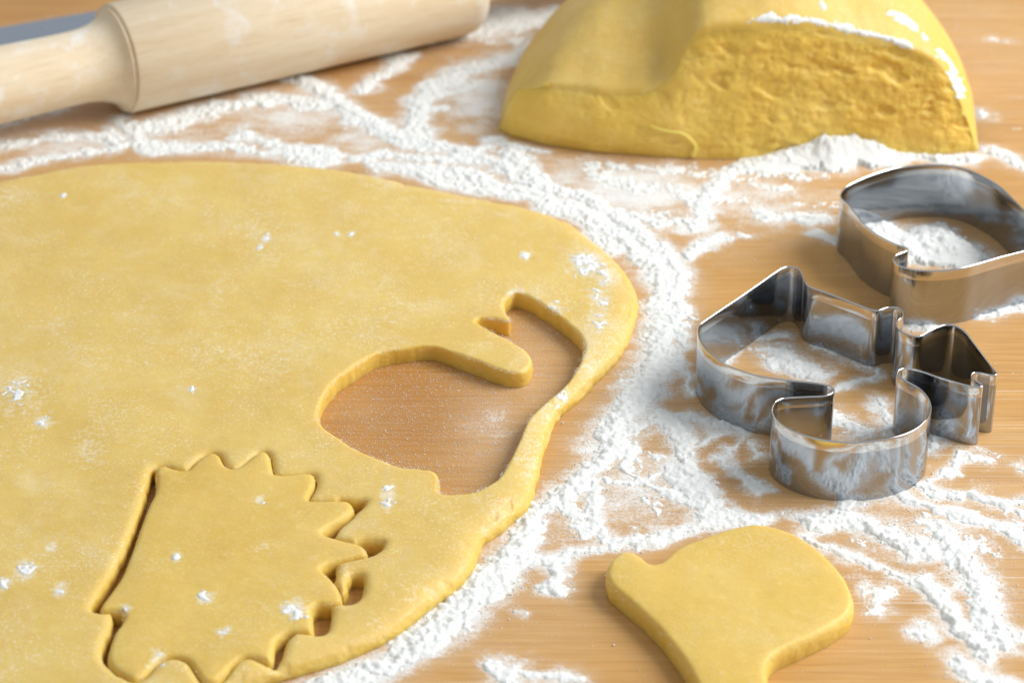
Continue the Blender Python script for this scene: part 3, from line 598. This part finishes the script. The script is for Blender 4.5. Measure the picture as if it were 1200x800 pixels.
# nothing may lie where dough or steel stands on the board
inside_sheet = sdf(X, Y, SHEET) < -.0012
hole_in = band_sdf(X, Y, HOLE) < 0
Z = np.where(inside_sheet, -.0004, Z); pos &= ~inside_sheet
ck = band_sdf(X, Y, COOKIE) < -.0008; Z = np.where(ck, -.0004, Z); pos &= ~ck
cell = pos[:-1, :-1] | pos[1:, :-1] | pos[:-1, 1:] | pos[1:, 1:]
Q = grid_faces(len(xs_), len(ys_), cell)
used = np.unique(Q); re = np.full(X.size, -1); re[used] = np.arange(len(used))
fl = link_mesh('flour', np.column_stack((X.ravel(), Y.ravel(), Z.ravel()))[used], re[Q], M_FLOUR)
tag(fl, 'white flour drifts and smears scattered over the wooden board', 'flour', kind='stuff')

# loose grains and crumbs
OCT = np.array([(1, 0, 0), (-1, 0, 0), (0, 1, 0), (0, -1, 0), (0, 0, 1), (0, 0, -1)], float)
OF = np.array([(0, 2, 4), (2, 1, 4), (1, 3, 4), (3, 0, 4), (2, 0, 5), (1, 2, 5), (3, 1, 5), (0, 3, 5)])
def grains(name, pts, sizes, label, parent=None):
    n = len(pts); j = rng.uniform(.6, 1.25, (n, 6, 1)); V = OCT[None]*j*sizes[:, None, None]
    a = rng.uniform(0, 6.28, n); c, s = np.cos(a)[:, None], np.sin(a)[:, None]
    V = np.stack((V[:, :, 0]*c-V[:, :, 1]*s, V[:, :, 0]*s+V[:, :, 1]*c, V[:, :, 2]*.42), 2)+pts[:, None, :]
    F = (OF[None]+np.arange(n)[:, None, None]*6).reshape(-1, 3)
    return tag(link_mesh(name, V.reshape(-1, 3), F, M_GRAIN, smooth=False), label, 'flour', kind='stuff')
pr = (np.clip(dust, 0, 1)**1.3*.9+np.clip(f, 0, 1)*1.3+.02)*(~pos)*(~inside_sheet)*(~ck)
pr = pr*(vn(X, Y, .006, 401)**2+.12)
hole_grid = np.flatnonzero((hole_in & inside_sheet).ravel())
idx = rng.choice(X.size, 42000, p=(pr/pr.sum()).ravel())
idx = np.concatenate((idx, rng.choice(hole_grid, 9000)))
sz = .00006+.00016*rng.random(len(idx))**3+.00022*(rng.random(len(idx)) > .988)*(np.arange(len(idx)) < 42000)
pts = np.column_stack((X.ravel()[idx]+rng.uniform(-hh, hh, len(idx)), Y.ravel()[idx]+rng.uniform(-hh, hh, len(idx)), sz*.5))
grains('flour_grains', pts, sz, 'fine loose flour grains sprinkled over the bare wood')
# on the dough: fine loose grains (px, py, radius px, count, grain mm)
cl = [(690, 320, 40, 160, .2), (345, 340, 90, 110, .16), (100, 380, 120, 110, .16), (250, 430, 200, 260, .15), (300, 600, 120, 130, .14), (480, 640, 70, 60, .15), (60, 600, 80, 80, .15), (690, 440, 30, 60, .18), (120, 300, 100, 70, .14), (540, 230, 60, 40, .16)]
P_, s_ = [], []
for px, py, r, n, g in cl:
    for _ in range(n):
        q = at(px+random.gauss(0, r*.45), py+random.gauss(0, r*.36), T); P_.append(q); s_.append(g*.001*random.uniform(.35, 1.0))
P_ = np.array(P_); s_ = np.array(s_)
ok = sheet_d(P_[:, 0], P_[:, 1]) < -.001
ok |= band_sdf(P_[:, 0], P_[:, 1], HOG) < -.001
P_, s_ = P_[ok], s_[ok]
onh = band_sdf(P_[:, 0], P_[:, 1], HOG) < 0
P_[:, 2] = np.where(onh, T, sheet_z(P_[:, 0], P_[:, 1]))+s_*.25
grains('flour_specks', P_, s_, 'specks and clumps of flour on top of the rolled dough')
def flakes(name, spots, zf, okf, label, hgt=.00028):
    Vs, Fs, off = [], [], 0
    for n_, (px, py, rx, ry, k) in enumerate(spots):
        c_ = at(px, py, T); rx_ = rx*.001; ry_ = ry*.001; st_ = .00022
        xx, yy = np.meshgrid(np.arange(c_[0]-rx_*2, c_[0]+rx_*2, st_), np.arange(c_[1]-ry_*2, c_[1]+ry_*2, st_*1.3), indexing='ij')
        g = k*np.exp(-((xx-c_[0])/rx_)**2-((yy-c_[1])/ry_)**2); m = fbm(xx, yy, .0034, 3, 700+n_, .7); m2 = fbm(xx, yy, .0011, 2, 750+n_)
        cv = g+(m-.5)*1.5+(m2-.5)*1.3-.70; ok_ = (cv > 0) & (g > .06) & okf(xx, yy)
        if not ok_.any(): continue
        zz = zf(xx, yy)+np.where(ok_, .00004+hgt*np.clip(cv, 0, .8)*(.6+.8*m2), -.0002)
        cl_ = ok_[:-1, :-1] | ok_[1:, :-1] | ok_[:-1, 1:] | ok_[1:, 1:]; q_ = grid_faces(*xx.shape, cl_)
        us = np.unique(q_); rm = np.full(xx.size, -1); rm[us] = np.arange(len(us))
        Vs.append(np.column_stack((xx.ravel(), yy.ravel(), zz.ravel()))[us]); Fs.append(rm[q_]+off); off += len(us)
    return tag(link_mesh(name, np.concatenate(Vs), np.concatenate(Fs), M_FLOUR), label, 'flour', kind='stuff')
HA, HB = HOG.min(0), HOG.max(0)
def top_z(x, y):
    z = sheet_z(x, y); return np.where(band_sdf(x, y, HOG) < 0, T+.00005, z)
SPOTS = [(688, 308, 5.5, 9, 1.0), (712, 325, 4, 8, .85), (703, 350, 3.5, 9, .75), (700, 375, 4, 10, .7), (660, 465, 3, 10, .7), (70, 690, 1.7, 3.4, 1.5), (74, 229, 1.1, 2.2, 1.6), (345, 713, 3.4, 4.0, 1.15), (30, 668, 3, 5, .9), (4, 684, 2, 3, 1.0), (146, 714, 1.4, 2.6, 1.2), (240, 700, 2.2, 2.6, 1.1), (185, 770, 2, 4, .9), 
  (50, 495, 2.4, 3.4, 1.0), (312, 280, 1.6, 3, 1.0), (305, 290, 1.2, 2, 1.0), (615, 300, 2, 3, .9), (455, 580, 2, 7, .9), (207, 652, 1.2, 2, 1.1), (262, 740, 2, 2.5, .9), (605, 345, 2.5, 4, .95), (645, 362, 4, 4, .85), (20, 455, 5, 10, .7), (412, 275, 1, 2, 1.2), (395, 275, 1, 2, 1.1), (60, 640, 2, 3, .8), (225, 455, 1.2, 2, 1.1), (305, 585, 1.2, 2, 1.0)]
flakes('flour_flakes', [(a, b, c*.8, d*.8, k*.93) for a, b, c, d, k in SPOTS],
  top_z, lambda x, y: (sheet_d(x, y) < -.0006) | (band_sdf(x, y, HOG) < -.0008), 'thin flakes and clumps of flour lying on the rolled dough')
EXTRA = [(540, 235, 10, 8, .45), (450, 212, 9, 8, .5), (330, 420, 8, 12, .4), (260, 340, 6, 18, .42), (690, 420, 5, 24, .6), (105, 525, 6, 10, .55), (30, 470, 8, 14, .5), (640, 475, 5, 16, .55), (620, 530, 5, 16, .5), (590, 600, 8, 14, .45), (490, 690, 9, 12, .4), (10, 230, 10, 10, .55), (170, 650, 4, 8, .35), (310, 640, 5, 6, .4)]
for o_ in [o for o in COL.objects if o.name.startswith(('rolled_dough', 'raw_cookie'))]:
    me = o_.data; co = np.empty(len(me.vertices)*3, np.float32); me.vertices.foreach_get('co', co); co = co.reshape(-1, 3)
    x_ = co[:, 0]+o_.location[0]; y_ = co[:, 1]+o_.location[1]; dv_ = np.zeros(len(x_))
    for a, b, c, d, k_ in SPOTS+EXTRA:
        q = at(a, b, T); dv_ = np.maximum(dv_, min(k_, 1)*.85*np.exp(-((x_-q[0])/(c*.0012))**2-((y_-q[1])/(d*.0012))**2))
    at_d = me.attributes.new('dust', 'FLOAT', 'POINT'); at_d.data.foreach_set('value', dv_.astype(np.float32))

cl = [(800, 655, 18, 14, .24), (905, 650, 16, 16, .25), (835, 670, 14, 16, .2), (815, 740, 14, 12, .26), (850, 690, 80, 60, .14), (845, 785, 20, 16, .22)]
P2, s2 = [], []
for px, py, r, n, g in cl:
    for _ in range(n):
        q = at(px+random.gauss(0, r*.45), py+random.gauss(0, r*.36), TC); P2.append(q); s2.append(g*.001*random.uniform(.35, 1.0))
P2 = np.array(P2); s2 = np.array(s2); ok = sdf(P2[:, 0], P2[:, 1], COOKIE) < -.003; P2, s2 = P2[ok], s2[ok]
grains('flour_specks', P2, s2, 'tiny flour specks on the loose rounded cookie')

# flour caught on the cut rims
P3, s3 = [], []
for P, z0, n, lo, hi in ((HOLE, T-.0003, 2600, -.0003, .0010), (COOKIE, TC-.0010, 160, -.0010, .0001), (SHEET, .0016, 1500, -.0006, .0012), (HOG, T-.0006, 350, -.0008, .0002)):
    cuts = rng.integers(0, len(P), n); t_ = rng.random(n)[:, None]
    Q_ = P[cuts]*(1-t_)+np.roll(P, -1, 0)[cuts]*t_; e_ = np.roll(P, -1, 0)[cuts]-P[cuts]; n_ = np.stack((-e_[:, 1], e_[:, 0]), 1)/(np.linalg.norm(e_, axis=1, keepdims=True)+1e-9)
    if P is SHEET:
        Q_ = Q_+(n_*np.sign((P.mean(0)-Q_)*n_).sum(1, keepdims=True)*.5)*rng.uniform(0, .0012, (n, 1))
    k_ = vn(Q_[:, 0], Q_[:, 1], .008, 601) > .42
    for q in Q_[k_]:
        P3.append((q[0]+random.gauss(0, .00025), q[1]+random.gauss(0, .00025), z0+random.uniform(-.0005, .0003))); s3.append(random.uniform(.00006, .00019))
grains('flour_specks', np.array(P3), np.array(s3), 'flour grains caught along the cut rims of the dough')

# ------------------------------------------------------------------ wooden board, one sheet, fine where seen
fine_x = np.linspace(-.20, .20, 520); fine_y = np.linspace(-.16, .32, 480)
xs_ = np.concatenate((np.linspace(-1.3, -.21, 14), fine_x, np.linspace(.21, 1.3, 14))); ys_ = np.concatenate((np.linspace(-1.0, -.17, 12), fine_y, np.linspace(.33, 1.6, 14)))
X, Y = np.meshgrid(xs_, ys_, indexing='ij')
f, h, dust = flour_field(X, Y)
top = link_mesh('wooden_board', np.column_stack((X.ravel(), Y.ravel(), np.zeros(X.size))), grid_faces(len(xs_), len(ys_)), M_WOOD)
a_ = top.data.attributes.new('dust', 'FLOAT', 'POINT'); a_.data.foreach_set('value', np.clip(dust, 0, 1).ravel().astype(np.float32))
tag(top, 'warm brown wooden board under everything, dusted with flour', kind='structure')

shade = np.zeros(X.shape)  # shade painted into the wood: warm dark patches, strongest inside the cut-out hole
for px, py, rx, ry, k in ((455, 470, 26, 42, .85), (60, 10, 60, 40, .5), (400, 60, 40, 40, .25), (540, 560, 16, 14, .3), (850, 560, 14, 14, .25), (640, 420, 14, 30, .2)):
    c = at(px, py); shade = np.maximum(shade, k*np.exp(-((X-c[0])/(rx*.001))**2-((Y-c[1])/(ry*.001))**2))
b_ = top.data.attributes.new('painted_shade', 'FLOAT', 'POINT'); b_.data.foreach_set('value', (shade*(.7+.6*fbm(X, Y, .02, 3, 501))).ravel().astype(np.float32))
